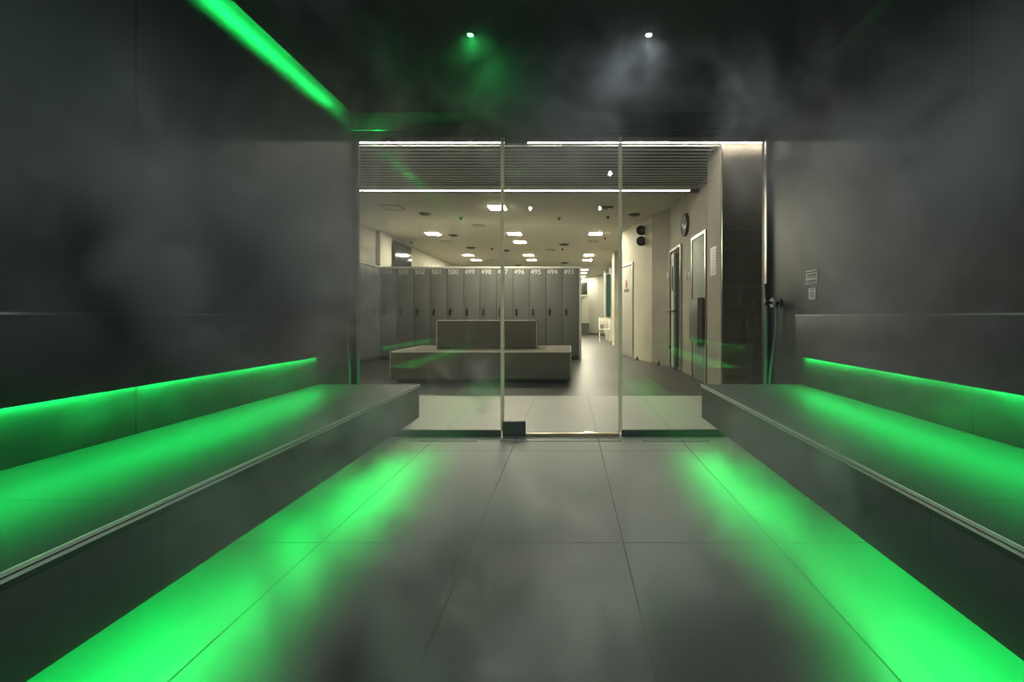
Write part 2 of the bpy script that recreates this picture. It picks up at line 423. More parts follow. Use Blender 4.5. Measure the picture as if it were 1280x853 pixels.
hose_set(-1, XL, 3.14, 'dark hose looped from a wall valve beside the lockers view', 'l')
hose_set(1, XR, 3.13, 'dark hose looped from a wall valve beside the stone pillar', 'r')

# ================================================================== HALL SHELL
YP = 4.98
struct(MB().box(-4.8, 3.0, YG+0.02, YP, -0.1, 0.0).build('floor_porch', M['porch'], flat=True), 'pale porcelain floor strip outside the glass', 'floor')
struct(MB().box(-4.8, 3.0, YP, 24.0, -0.1, 0.0).build('floor_hall', M['hallfloor'], flat=True), 'dark tiled floor of the locker hall', 'floor')
struct(MB().box(-4.8, 3.0, 6.30, 24.0, ZH, ZH+0.1).build('ceiling_hall', M['hallceil'], flat=True), 'plain cream ceiling of the locker hall', 'ceiling')
struct(MB().box(-4.60, -4.47, 3.3, 20.0, 0, ZH).box(-4.47, -4.37, 10.1, 10.75, 0, ZH).build('wall_hall_left', M['white_wall'], flat=True), 'pale wall with a pilaster behind the side lockers', 'wall')
struct(MB().box(-4.8, XL-T, YG-0.02, YG+0.08, 0, ZH).build('wall_hall_front_left', M['white_wall'], flat=True), 'hall side of the steam room partition', 'wall')
struct(MB().box(XL-T, gx0-0.013, YG+0.001, YG+0.035, 0, ZL+0.02).build('trim_4', M['lintel'], flat=True), 'dark jamb beside the lockers view', 'jamb')
struct(MB().box(gx3+0.010, 3.0, YG, YG+0.10, 0, ZH).build('wall_hall_front_right', M['lintel'], flat=True), 'dark jamb beside the stone pillar', 'jamb')
# pillar: dark stone face towards the glass, pale side
struct(MB().box(1.603, 2.6, 4.54, 4.58, 0, ZS+0.1).build('wall_pillar_face', M['stone'], flat=True), 'dark rough stone face of the pillar outside the glass', 'pillar')
pl = MB().box(1.598, 2.6, 4.58, 5.02, 0, ZS+0.1)
struct(pl.build('wall_pillar_side', M['plaster2'], flat=True), 'pale plaster side of the pillar', 'pillar')
MBt = MB().box(1.594, 1.604, 4.534, 4.545, 0, ZS).build('trim_5', M['steel'], flat=True); struct(MBt, 'thin steel corner bead on the pillar edge', 'trim')
# side wall run with a faceted recess, as plan outlines
run = [(1.866, 5.02), (1.866, 8.0), (1.62, 8.5), (1.225, 10.32), (1.80, 10.6), (1.80, 13.3), (1.39, 13.3), (1.39, 14.0), (1.80, 14.0), (1.76, 16.0), (1.72, 18.6), (1.63, 20.4), (1.42, 21.3), (1.0, 22.0), (0.3, 22.2), (-4.8, 22.2)]
outer = [(-4.8, 22.6), (3.0, 22.6), (3.0, 5.02)]
def wallseg(name, pts, mat, label):
    m = MB()
    seg = [Vector((b[0]-a[0], b[1]-a[1])) for a, b in zip(pts[:-1], pts[1:])]
    nrm = [Vector((d.y, -d.x)).normalized() for d in seg]
    off = []
    for i, p in enumerate(pts):          # mitred back face, one closed outline
        n = (nrm[max(i-1, 0)] + nrm[min(i, len(nrm)-1)]).normalized()
        k = 0.08/max(0.4, n.dot(nrm[max(i-1, 0)]))
        off.append((p[0]+n.x*k, p[1]+n.y*k))
    for i in range(len(pts)-1):
        m.prism([pts[i], pts[i+1], off[i+1], off[i]], 0, ZH)
    bmesh.ops.remove_doubles(m.bm, verts=m.bm.verts, dist=1e-5)
    o = m.build(name, mat, flat=True)
    return struct(o, label, 'wall')
wallseg('wall_hall_right', run[0:3], M['plaster2'], 'mottled beige wall with the wall clock and glass doors')
wallseg('wall_hall_angled', run[2:5], M['plaster'], 'beige angled wall with the grey door')
wallseg('wall_hall_corridor', run[4:10], M['plaster'], 'beige column and corridor wall beyond the grey door')
wallseg('wall_hall_far', run[9:], M['farwall'], 'pale curved wall at the far end of the corridor')
bb = MB()
for (a, b) in zip(run[9:-1], run[10:]):
    d = Vector((b[0]-a[0], b[1]-a[1])); n = Vector((-d.y, d.x)).normalized()*0.015
    bb.prism([a, b, (b[0]+n.x, b[1]+n.y), (a[0]+n.x, a[1]+n.y)], 0, 0.09)
struct(bb.build('baseboard_far', M['lockerdark'], flat=True), 'dark baseboard along the far curved wall', 'baseboard')
# slatted ceiling just outside the glass
struct(MB().box(-4.8, 3.0, YG+0.08, 6.30, ZS+0.10, ZH).build('ceiling_void', M['black'], flat=True), 'black void above the slatted ceiling', 'ceiling')
sl = MB()
y = 3.50
while y < 6.15:
    if abs(y-4.50) > 0.03: sl.box(-4.47, 1.90, y-0.013, y+0.013, ZS, ZS+0.010)
    y += 0.10
struct(sl.build('ceiling_slatted', M['slat'], flat=True), 'slatted metal ceiling between the two light lines', 'ceiling')
struct(MB().box(-4.47, 1.9, 6.24, 6.30, ZS-0.01, ZH).build('trim_6', M['lintel'], flat=True), 'dark edge beam of the slatted ceiling', 'trim')
def linelight(y, x1, mat, label, w=0.024):
    r = empty('linear_ceiling_light', ((-4.4+x1)/2, y, ZS), label, 'strip light', 'linear lights of the slatted ceiling')
    MB().box(-4.45, x1, y-w/2, y+w/2, ZS-0.006, ZS+0.004).build('diffuser', mat, r, flat=True)
    MB().box(-4.46, x1+0.01, y-w/2-0.006, y+w/2+0.006, ZS+0.004, ZS+0.05).build('housing', M['slat'], r, flat=True)
linelight(4.49, 2.5, M['strip'], 'bright linear ceiling light running to the stone pillar')
linelight(6.205, 1.72, M['strip2'], 'thin linear ceiling light along the far edge of the slats', 0.015)

# ------------------------------------------------------------------ ceiling lights
def px(xp, yp, d): return (xp-VX)*d/F, E-(yp-VY)*d/F
colsX = {'l': (-3.25, 'above the side lockers'), 'm': (-1.30, 'along the middle line'), 'r': (0.645, 'along the aisle line')}
rows = [(7.93, 'm', 'nearest the slatted ceiling'), (10.45, 'lmr', 'in the second row from the slats'), (11.6, 'm', 'just behind the second row'),
        (14.1, 'lmr', 'in the third full row'), (15.3, 'lmr', 'in the fourth full row'), (18.4, 'r', 'first past the locker row end'),
        (19.8, 'r', 'second past the locker row end'), (21.6, 'r', 'closest to the far wall')]
proto = None
for d, cs, rl in rows:
    for c in cs:
        X = colsX[c][0]
        lab = f'lit square ceiling light {colsX[c][1]}, {rl}'
        if proto is None:
            proto = empty('ceiling_light', (X, d, ZH), lab, 'ceiling light', 'square ceiling lights of the hall')
            MB().box(X-0.165, X+0.165, d-0.165, d+0.165, ZH-0.012, ZH-0.001, 0.003).build('frame', M['capwhite'], proto)
            MB().box(X-0.15, X+0.15, d-0.15, d+0.15, ZH-0.016, ZH-0.0125, 0.001).build('diffuser', M['lamp'], proto)
        else:
            o = copy_tree(proto); o.location = (X, d, ZH); o['label'] = lab
def cpos(xp, yp):
    d = (ZH-E)*F/(VY-yp); return (xp-VX)*d/F, d
def disc(xp, yp, r0, label, mat='vent', cat='ceiling vent', name='ceiling_vent', grp='round ceiling vents'):
    X, d = cpos(xp, yp)
    r = empty(name, (X, d, ZH), label, cat, grp)
    MB().cyl((X, d, ZH-0.018), (X, d, ZH-0.0005), r0*0.85, r0).build('rim', M[mat], r)
    MB().ring((X, d, ZH-0.020), (0, 0, 1), r0*0.55, r0*0.07).build('inner_ring', M['lockerdark'], r)
disc(531, 267, 0.11, 'dark round ceiling vent beside the green reflection')
disc(566.5, 294, 0.12, 'dark round vent behind the first square light over side lockers')
disc(588.5, 309.5, 0.15, 'dark round vent before the third row of square lights')
disc(705, 305.5, 0.15, 'dark round vent ahead of the aisle line of lights')
disc(632, 313, 0.14, 'dark round vent hidden partly by the door edge')
disc(706, 328.5, 0.17, 'dark round vent behind the fourth row near the aisle')
disc(647, 332, 0.16, 'dark round vent just above the locker tops')
disc(793, 268, 0.12, 'dark round vent near the corner by the angled wall')
def ringdif(xp, yp, r0, label):
    X, d = cpos(xp, yp)
    r = empty('ceiling_speaker', (X, d, ZH), label, 'ceiling speaker', 'flat ring speakers of the hall ceiling')
    MB().ring((X, d, ZH-0.004), (0, 0, 1), r0, 0.008).build('rim', M['vent'], r)
    MB().cyl((X, d, ZH-0.006), (X, d, ZH-0.0005), r0-0.006).build('grille', M['hallceil'], r)
ringdif(598.5, 282, 0.125, 'cream ring-edged ceiling speaker nearest the slatted ceiling')
ringdif(557.5, 302, 0.135, 'cream ring-edged ceiling speaker beyond the light over side lockers')
ringdif(742, 302, 0.135, 'cream ring-edged ceiling speaker in the aisle line')
ringdif(688, 312.5, 0.14, 'cream ring-edged ceiling speaker ahead of the third light row')
ringdif(612, 325, 0.15, 'cream ring-edged ceiling speaker beside the fourth light row')
def sprinkler(xp, yp, label):
    X, d = cpos(xp, yp)
    r = empty('sprinkler', (X, d, ZH), label, 'sprinkler', 'small ceiling sprinklers')
    MB().cyl((X, d, ZH-0.012), (X, d, ZH-0.0005), 0.035, 0.045).build('rose', M['hatch'], r)
    MB().cyl((X, d, ZH-0.05), (X, d, ZH-0.0125), 0.022, 0.03).build('head', M['lockerdark'], r)
sprinkler(576, 272, 'dark sprinkler head beside the green reflection line')
sprinkler(699, 272, 'dark sprinkler head seen through the glass door')
sprinkler(760, 270.5, 'dark sprinkler head below the emergency lamp')
sprinkler(615, 310.5, 'dark sprinkler head near the door edge, third row')
sprinkler(703, 311, 'dark sprinkler head behind the round vent of the aisle')
sprinkler(756, 297, 'small sprinkler head behind the aisle light of second row')
sprinkler(514, 302, 'small sprinkler head above the television corner')
X, d = cpos(490, 259)
r = empty('ceiling_hatch', (X, d, ZH), 'square access hatch outlined in dark grey above side lockers', 'hatch')
m = MB()
for a, b, c_, e_ in ((-0.17, 0.17, -0.17, -0.155), (-0.17, 0.17, 0.155, 0.17), (-0.17, -0.155, -0.155, 0.155), (0.155, 0.17, -0.155, 0.155)):
    m.box(X+a, X+b, d+c_, d+e_, ZH-0.010, ZH-0.0005)
m.build('frame', M['vent'], r, flat=True)
MB().box(X-0.15, X+0.15, d-0.15, d+0.15, ZH-0.006, ZH-0.0005).build('lid', M['hallceil'], r, flat=True)
X, d = cpos(757, 259)
r = empty('emergency_lamp', (X, d, ZH), 'rectangular emergency lamp with a pale end near the door edge', 'emergency lamp')
MB().box(X-0.13, X+0.13, d-0.07, d+0.07, ZH-0.03, ZH-0.0005, 0.006).build('housing', M['vent'], r)
MB().box(X+0.05, X+0.11, d-0.05, d+0.05, ZH-0.034, ZH-0.0305, 0.001).build('lens', M['capwhite'], r)

# ------------------------------------------------------------------ lockers
PITCH = 0.3435
YLK = 9.05; ZLK = 1.905; XE = 0.216
def make_locker(num, label):
    r = empty('locker', (0, 0, 0), label, 'locker', 'grey numbered lockers')
    w = PITCH
    MB().box(0.002, w-0.002, 0.020, 0.50, 0.085, ZLK).build('body', M['lockerdark'], r, flat=True)
    dd = MB().box(0.004, w-0.004, 0.0, 0.019, 0.09, ZLK-0.004, 0.002).build('door', M['locker'], r)
    pts = []
    for k in range(24):     # rounded upright lock plate
        t = 2*PI*k/24
        pts.append((0.072+0.026*math.cos(t), 1.0+0.045*(1 if math.sin(t) >= 0 else -1)+0.026*math.sin(t)))
    lk = MB().prism(pts, -0.010, -0.0005, 'y').build('lock', M['blackplastic'], dd)
    MB().box(0.066, 0.078, -0.022, -0.011, 0.985, 1.035, 0.003).build('lever', M['vent'], lk)
    return r
def number(num, r, door):
    cu = bpy.data.curves.new('number', 'FONT'); cu.body = str(num); cu.size = 0.145; cu.align_x = 'LEFT'; cu.extrude = 0.0006
    cu.materials.append(M['number'])
    t_ = bpy.data.objects.new('number_text', cu); COL.objects.link(t_)
    bpy.context.view_layer.update()
    me = bpy.data.meshes.new_from_object(t_.evaluated_get(bpy.context.evaluated_depsgraph_get()))
    bpy.data.objects.remove(t_)
    o = bpy.data.objects.new('locker_number', me); COL.objects.link(o)
    o.parent = door; o.rotation_euler = (PI/2, 0, 0); o.location = (0.022, -0.0008, ZLK-0.118)
ords = ['first', 'second', 'third', 'fourth', 'fifth', 'sixth', 'seventh', 'eighth', 'ninth', 'tenth', 'eleventh', 'twelfth']
LP = make_locker(0, '')
allk = [LP]
for i in range(12):
    o = LP if i == 0 else copy_tree(LP)
    o['label'] = f'grey locker marked {493+i}, {ords[i]} from the aisle end of the row'
    o.location = (XE-(i+1)*PITCH, YLK, 0)
    if i: allk.append(o)
XSIDE = XE-12*PITCH
for i in range(5):
    o = copy_tree(LP)
    o['label'] = f'grey side-wall locker marked {505+i}, {ords[i]} from the inner corner'
    o.location = (XSIDE, YLK-(i)*PITCH-0.02, 0)
    o.rotation_euler.z = PI/2
    o.location = (XSIDE, YLK-(i+1)*PITCH-0.0, 0)
    allk.append(o)
for i, o in enumerate(allk):
    door = [c for c in o.children if c.name.startswith('door')][0]
    number(493+i, o, door)
xa, xb = XSIDE, XE
tag(MB().box(xa-0.06, xa-0.001, YLK+0.001, YLK+0.05, 0.0, ZLK).build('added_gap_board', M['lockerdark'], flat=True), 'narrow dark board added to block light through the gap between locker rows', 'filler board')  # added so the bright wall behind does not show through the corner
tag(MB().box(xa+0.02, xb+0.045, YLK-0.01, YLK+0.51, ZLK+0.001, ZLK+0.04, 0.003).build('cap_board', M['capwhite']), 'white top board capping the lockers that face the glass', 'top board')
tag(MB().box(xa-0.46, xa+0.018, YLK-5*PITCH, YLK+0.51, ZLK+0.001, ZLK+0.04, 0.003).build('cap_board', M['capwhite']), 'white top board capping the side-wall lockers', 'top board')
tag(MB().box(XE+0.001, XE+0.045, YLK-0.01, YLK+0.51, 0.0, ZLK, 0.003).build('end_board', M['capwhite']), 'white end board closing the locker row at the aisle', 'end board')
tag(MB().box(xa+0.01, XE, YLK+0.03, YLK+0.48, 0.0, 0.084).build('plinth', M['lockerdark'], flat=True), 'dark recessed plinth under the lockers that face the glass', 'plinth')
tag(MB().box(xa-0.44, xa-0.03, YLK-5*PITCH, YLK, 0.0, 0.084).build('plinth', M['lockerdark'], flat=True), 'dark recessed plinth under the side-wall lockers', 'plinth')

# ------------------------------------------------------------------ upholstered island seat
r = empty('island_sofa', (-1.19, 6.53, 0), 'taupe upholstered island seat with a central backrest before the lockers', 'sofa')
MB().box(-2.34, -0.03, 5.95, 7.10, 0.0, 0.055).build('plinth', M['blackplastic'], r, flat=True)
st = MB().box(-2.412, 0.032, 5.87, 7.19, 0.056, 0.432, 0.022, 4).build('seat', M['fabric'], r)
pp = MB()
zz, q = 0.424, 0.0
pp.tube([(-2.395, 5.876, zz), (0.015, 5.876, zz)], 0.009)
pp.tube([(-2.406, 5.887, zz), (-2.406, 7.17, zz)], 0.009)
pp.tube([(0.026, 5.887, zz), (0.026, 7.17, zz)], 0.009)
pp.tube([(-2.405, 5.877, 0.08), (-2.405, 5.877, 0.41)], 0.009)
pp.tube([(0.025, 5.877, 0.08), (0.025, 5.877, 0.41)], 0.009)
pp.build('piping', M['fabric2'], st)
bk = MB().box(-1.975, -0.475, 6.50, 6.78, 0.433, 0.852, 0.02, 4).build('backrest', M['fabric'], r)
pp = MB()
pp.tube([(-1.96, 6.506, 0.844), (-0.49, 6.506, 0.844)], 0.009)
pp.tube([(-1.968, 6.506, 0.44), (-1.968, 6.506, 0.835)], 0.009)
pp.tube([(-0.482, 6.506, 0.44), (-0.482, 6.506, 0.835)], 0.009)
pp.build('piping', M['fabric2'], bk)

# ------------------------------------------------------------------ television
r = empty('television', (-4.40, 11.4, 2.2), 'black flat television on the pale wall above the lockers', 'television')
MB().box(-4.35, -4.31, 10.80, 11.95, 1.98, 2.79, 0.006).build('screen_body', M['blackplastic'], r)
MB().box(-4.3095, -4.307, 10.82, 11.93, 2.0, 2.77).build('screen', M['screen'], r, flat=True)
MB().box(-4.468, -4.351, 11.2, 11.55, 2.2, 2.5, 0.01).build('bracket', M['lockerdark'], r)

# ------------------------------------------------------------------ clock
WX = 1.866
r = empty('wall_clock', (WX, 6.94, 2.365), 'round black wall clock with pale numeral bars on the mottled wall', 'clock')
c = (WX-0.018, 6.94, 2.365)
MB().cyl((WX-0.001, 6.94, 2.365), (WX-0.028, 6.94, 2.365), 0.185, n=48).build('case', M['blackplastic'], r)
MB().ring((WX-0.028, 6.94, 2.365), (1, 0, 0), 0.172, 0.013).build('rim', M['blackplastic'], r)
for k in range(12):
    t = 2*PI*k/12
    bm_ = MB()
    dy, dz = math.sin(t), math.cos(t)
    a_, b_ = 0.085, 0.145
    bm_.cyl((WX-0.030, 6.94+dy*a_, 2.365+dz*a_), (WX-0.030, 6.94+dy*b_, 2.365+dz*b_), 0.013, 0.016, 6)
    bm_.build('hour_mark', M['hatch'], r)
MB().cyl((WX-0.034, 6.94, 2.365), (WX-0.034, 6.94+0.05, 2.365+0.08), 0.009, 0.005, 8).build('hour_hand', M['capwhite'], r)
MB().cyl((WX-0.037, 6.94, 2.365), (WX-0.037, 6.94-0.06, 2.365+0.11), 0.007, 0.004, 8).build('minute_hand', M['capwhite'], r)

# ------------------------------------------------------------------ doors in the mottled wall
def frame(m, x0, x1, y0, y1, z1, w=0.035):
    m.box(x0, x1, y0-w, y0, 0, z1+w); m.box(x0, x1, y1, y1+w, 0, z1+w); m.box(x0, x1, y0, y1, z1, z1+w)
r = bpy.data.objects.new('door_2', None); COL.objects.link(r); r.location = (WX, 6.23, 0)
struct(r, 'frosted green glass door in a steel frame beside the pillar', 'door')
m = MB(); frame(m, WX-0.022, WX-0.001, 5.93, 6.54, 2.05); m.build('door_frame', M['steel'], r, flat=True)
MB().box(WX-0.012, WX-0.002, 5.94, 6.53, 0.02, 2.04, 0.001).build('leaf', M['frost'], r)
for z in (0.30, 1.76): MB().box(WX-0.024, WX-0.012, 5.935, 5.985, z-0.055, z+0.055, 0.003).build('hinge', M['blackplastic'], r)
r = empty('wall_bin', (1.81, 6.15, 0.55), 'grey steel box mounted in front of the frosted green door', 'steel box')
MB().box(1.755, 1.842, 5.955, 6.38, 0.545, 1.148, 0.008).build('body', M['boxsteel'], r)
MB().box(1.752, 1.843, 5.95, 6.385, 1.149, 1.165, 0.004).build('lid', M['boxsteel'], r)
MB().box(1.758, 1.766, 5.952, 5.954, 0.56, 1.13).build('corner_seam', M['lockerdark'], r, flat=True)

r = bpy.data.objects.new('door_3', None); COL.objects.link(r); r.location = (WX, 7.58, 0)
struct(r, 'dark glass door with steel leaf, handle and closer', 'door')
m = MB(); frame(m, WX-0.03, WX-0.001, 7.22, 7.94, 2.07, 0.04); m.build('door_frame', M['steel'], r, flat=True)
MB().box(WX-0.010, WX-0.002, 7.225, 7.935, 0.01, 2.065).build('dark_pane', M['darkglass'], r, flat=True)
MB().box(WX-0.055, WX-0.012, 7.52, 7.72, 0.02, 2.0, 0.004).build('leaf', M['doorgrey'], r)
MB().box(WX-0.058, WX-0.056, 7.56, 7.66, 1.35, 1.78).build('vision_slot', M['darkglass'], r, flat=True)
MB().cyl((WX-0.10, 7.40, 1.0), (WX-0.10, 7.85, 1.0), 0.013).cyl((WX-0.10, 7.43, 1.0), (WX-0.02, 7.43, 1.0), 0.010).cyl((WX-0.10, 7.82, 1.0), (WX-0.02, 7.82, 1.0), 0.010).build('handle', M['blackplastic'], r)
MB().box(WX-0.09, WX-0.012, 7.76, 7.88, 1.60, 1.70, 0.006).build('closer', M['capwhite'], r)
MB().box(WX-0.07, WX-0.012, 7.80, 7.90, 0.32, 0.38, 0.004).build('lower_hinge', M['blackplastic'], r)

def plate(y, label):
    r = empty('switch_plate', (WX, y, 1.49), label, 'switch', 'white switch plates')
    MB().box(WX-0.010, WX-0.0005, y-0.045, y+0.045, 1.50, 1.59, 0.004).build('plate', M['capwhite'], r)
    MB().box(WX-0.014, WX-0.0105, y-0.022, y+0.022, 1.525, 1.565, 0.003).build('rocker', M['hatch'], r)
plate(6.93, 'white switch plate closer to the dark glass door'); plate(6.77, 'white switch plate closer to the frosted green door')

r = empty('paper_sign', (1.598, 4.81, 1.36), 'white paper notice taped to the pale side of the pillar', 'sign')
MB().box(1.5945, 1.5975, 4.714, 4.912, 1.36, 1.675, 0.0005).build('sheet', M['paper'], r)
for k in range(9):
    z = 1.64-k*0.030
    MB().box(1.5938, 1.5944, 4.735, 4.885-(0.03 if k % 3 == 2 else 0), z-0.004, z).build('printed_line', M['vent'], r, flat=True)

# angled wall door with a red sign
A, B = Vector((1.62, 8.5)), Vector((1.225, 10.32))
dirv = (B-A).normalized(); ang = math.atan2(dirv.y, dirv.x)
def along(d):               # point on the angled wall at depth d
    t = (d-A.y)/(B.y-A.y); return A + (B-A)*t
p0 = along(9.52)
r = bpy.data.objects.new('door_4', None); COL.objects.link(r); r.location = (p0.x, p0.y, 0); r.rotation_euler.z = ang
struct(r, 'pale grey door with a red sign in the angled wall', 'door')
m = MB()
m.box(-0.045, 0, 0.001, 0.025, 0, 2.10); m.box(0.72, 0.765, 0.001, 0.025, 0, 2.10); m.box(0, 0.72, 0.001, 0.025, 2.06, 2.10)
m.build('door_frame', M['steel'], r, local=True, flat=True)
MB().box(0.004, 0.716, 0.001, 0.012, 0.02, 2.055, 0.002).build('leaf', M['doorgrey'], r, local=True)
MB().box(0.008, 0.712, 0.0125, 0.016, 2.03, 2.052).build('top_seal', M['lockerdark'], r, local=True, flat=True)
MB().box(0.012, 0.036, 0.0125, 0.022, 1.80, 1.95, 0.002).build('hinge', M['lockerdark'], r, local=True)
sg = MB().box(0.31, 0.44, 0.0125, 0.015, 1.56, 1.68).build('red_sign', M['red'], r, local=True, flat=True)
MB().box(0.34, 0.41, 0.0125, 0.0152, 1.681, 1.74).build('red_sign_top', M['red'], r, local=True, flat=True)
MB().box(0.20, 0.54, 0.0125, 0.016, 1.46, 1.535).build('dark_sign', M['vent'], r, local=True, flat=True)

# pair of round black speakers standing off the angled wall
def speaker(yp, label):
    d = 8.9; X, Z = px(801, yp, d)
    r = empty('round_speaker', (X, d, Z), label, 'speaker', 'round black wall speakers')
    MB().cyl((X, d-0.05, Z), (X, d+0.05, Z), 0.10, 0.085, 32).build('housing', M['blackplastic'], r)
    MB().ring((X, d-0.052, Z), (0, 1, 0), 0.085, 0.012).build('rim', M['rubber'], r)
    MB().cyl((X, d-0.066, Z), (X, d-0.0505, Z), 0.035, 0.06, 24).build('cone', M['lockerdark'], r)
    MB().box(X-0.012, 1.60, d+0.005, d+0.035, Z-0.015, Z+0.015).build('bracket', M['lockerdark'], r)
speaker(288.5, 'upper of the two round black speakers on the angled wall')
speaker(302, 'lower of the two round black speakers on the angled wall')

# ------------------------------------------------------------------ far corridor
X0, _ = px(726, 0, 22.1); X1, _ = px(734.5, 0, 22.1)
r = empty('wall_screen', (0.8, 22.1, 1.9), 'small dark framed screen on the far corridor wall', 'screen')
MB().box(0.60, 0.99, 22.00, 22.04, 1.93, 2.72, 0.01).build('frame', M['hatch'], r)
MB().box(0.60, 0.93, 21.985, 21.999, 2.02, 2.64).build('screen', M['screen'], r, flat=True)
r = empty('waste_bin', (0.78, 21.5, 0), 'dark waste bin against the far corridor wall', 'bin')
MB().prism([(0.56, 21.3), (0.98, 21.3), (0.98, 21.7), (0.56, 21.7)], 0.0, 0.52).build('body', M['lockerdark'], r, flat=True)
MB().box(0.54, 1.0, 21.28, 21.72, 0.521, 0.57, 0.01).build('lid', M['blackplastic'], r)
# pill-shaped mirror turned on the corridor wall, white shelf frame below
dm = 16.4
xm, _ = px(759.7, 0, dm)
def pill(cx, hw, z0, z1):
    p = []
    for k in range(33):
        t = PI*k/32; p.append((cx+hw*math.cos(t), z1-hw*1.3+hw*1.3*math.sin(t)))
    for k in range(33):
        t = PI+PI*k/32; p.append((cx+hw*math.cos(t), z0+hw*1.3+hw*1.3*math.sin(t)))
    return p
r = empty('pill_mirror', (xm, dm, 0.85), 'tall pill-shaped dark teal mirror at the corridor side', 'mirror')
MB().prism(pill(xm, 0.105, 0.83, 2.55), dm-0.03, dm+0.02, 'y').build('frame', M['steel'], r)
MB().prism(pill(xm+0.022, 0.078, 0.87, 2.51), dm-0.038, dm-0.031, 'y').build('mirror_glass', M['tealmirror'], r)
r = empty('wall_panel_unit', (xm, dm+0.1, 0), 'white upright panel carrying the pill-shaped mirror', 'panel')
MB().box(xm-0.13, xm-0.09, dm+0.021, dm+0.12, 0.3, 2.62, 0.004).build('post', M['capwhite'], r)
MB().box(xm+0.06, xm+0.24, dm+0.021, dm+0.12, 0.0, 2.75, 0.004).build('board', M['capwhite'], r)
MB().box(xm-0.089, xm+0.059, dm+0.05, dm+0.10, 0.0, 2.55, 0.004).build('back_board', M['chair'], r)
r = empty('folding_chair', (1.2, 15.9, 0), 'white folding chair with slim legs beneath the pill-shaped mirror', 'chair')
cx = px(754.5, 0, 15.6)[0]; cy = 15.6
MB().box(cx-0.16, cx+0.22, cy-0.18, cy+0.18, 0.43, 0.46, 0.01).build('seat', M['chair'], r)
MB().box(cx-0.14, cx+0.20, cy+0.17, cy+0.20, 0.62, 0.86, 0.01).build('backrest', M['chair'], r)
for sx in (-0.15, 0.20):
    MB().tube([(cx+sx, cy-0.20, 0), (cx+sx, cy+0.0, 0.43), (cx+sx, cy+0.19, 0.86)], 0.014).build('leg', M['chair'], r)
    MB().tube([(cx+sx, cy+0.20, 0), (cx+sx, cy-0.10, 0.43)], 0.014).build('leg', M['chair'], r)
r = empty('wall_dryer', (1.76, 15.2, 1.0), 'slim dark fitting beside the white upright panel', 'dryer')
xd = px(766.5, 0, 15.2)[0]
MB().box(xd-0.03, xd+0.03, 15.1, 15.2, 1.55, 2.2, 0.01).build('body', M['lockerdark'], r)
MB().box(xd+0.03, 1.80, 15.12, 15.18, 1.8, 1.9).build('bracket', M['lockerdark'], r)
# little floor stops by the angled wall
def stop(xp, yp, label):
    d = E*F/(yp-VY); X = (xp-VX)*d/F
    r = empty('door_stop', (X, d, 0), label, 'door stop', 'small floor door stops')
    MB().cyl((X, d, 0), (X, d, 0.012), 0.028).build('base', M['rubber'], r)
    MB().cyl((X, d, 0.0125), (X, d, 0.07), 0.018, 0.022).build('buffer', M['rubber'], r)
stop(796.5, 450.5, 'small black door stop beside the pale grey door')
stop(823.5, 456.8, 'small black door stop in the corner of the angled wall')

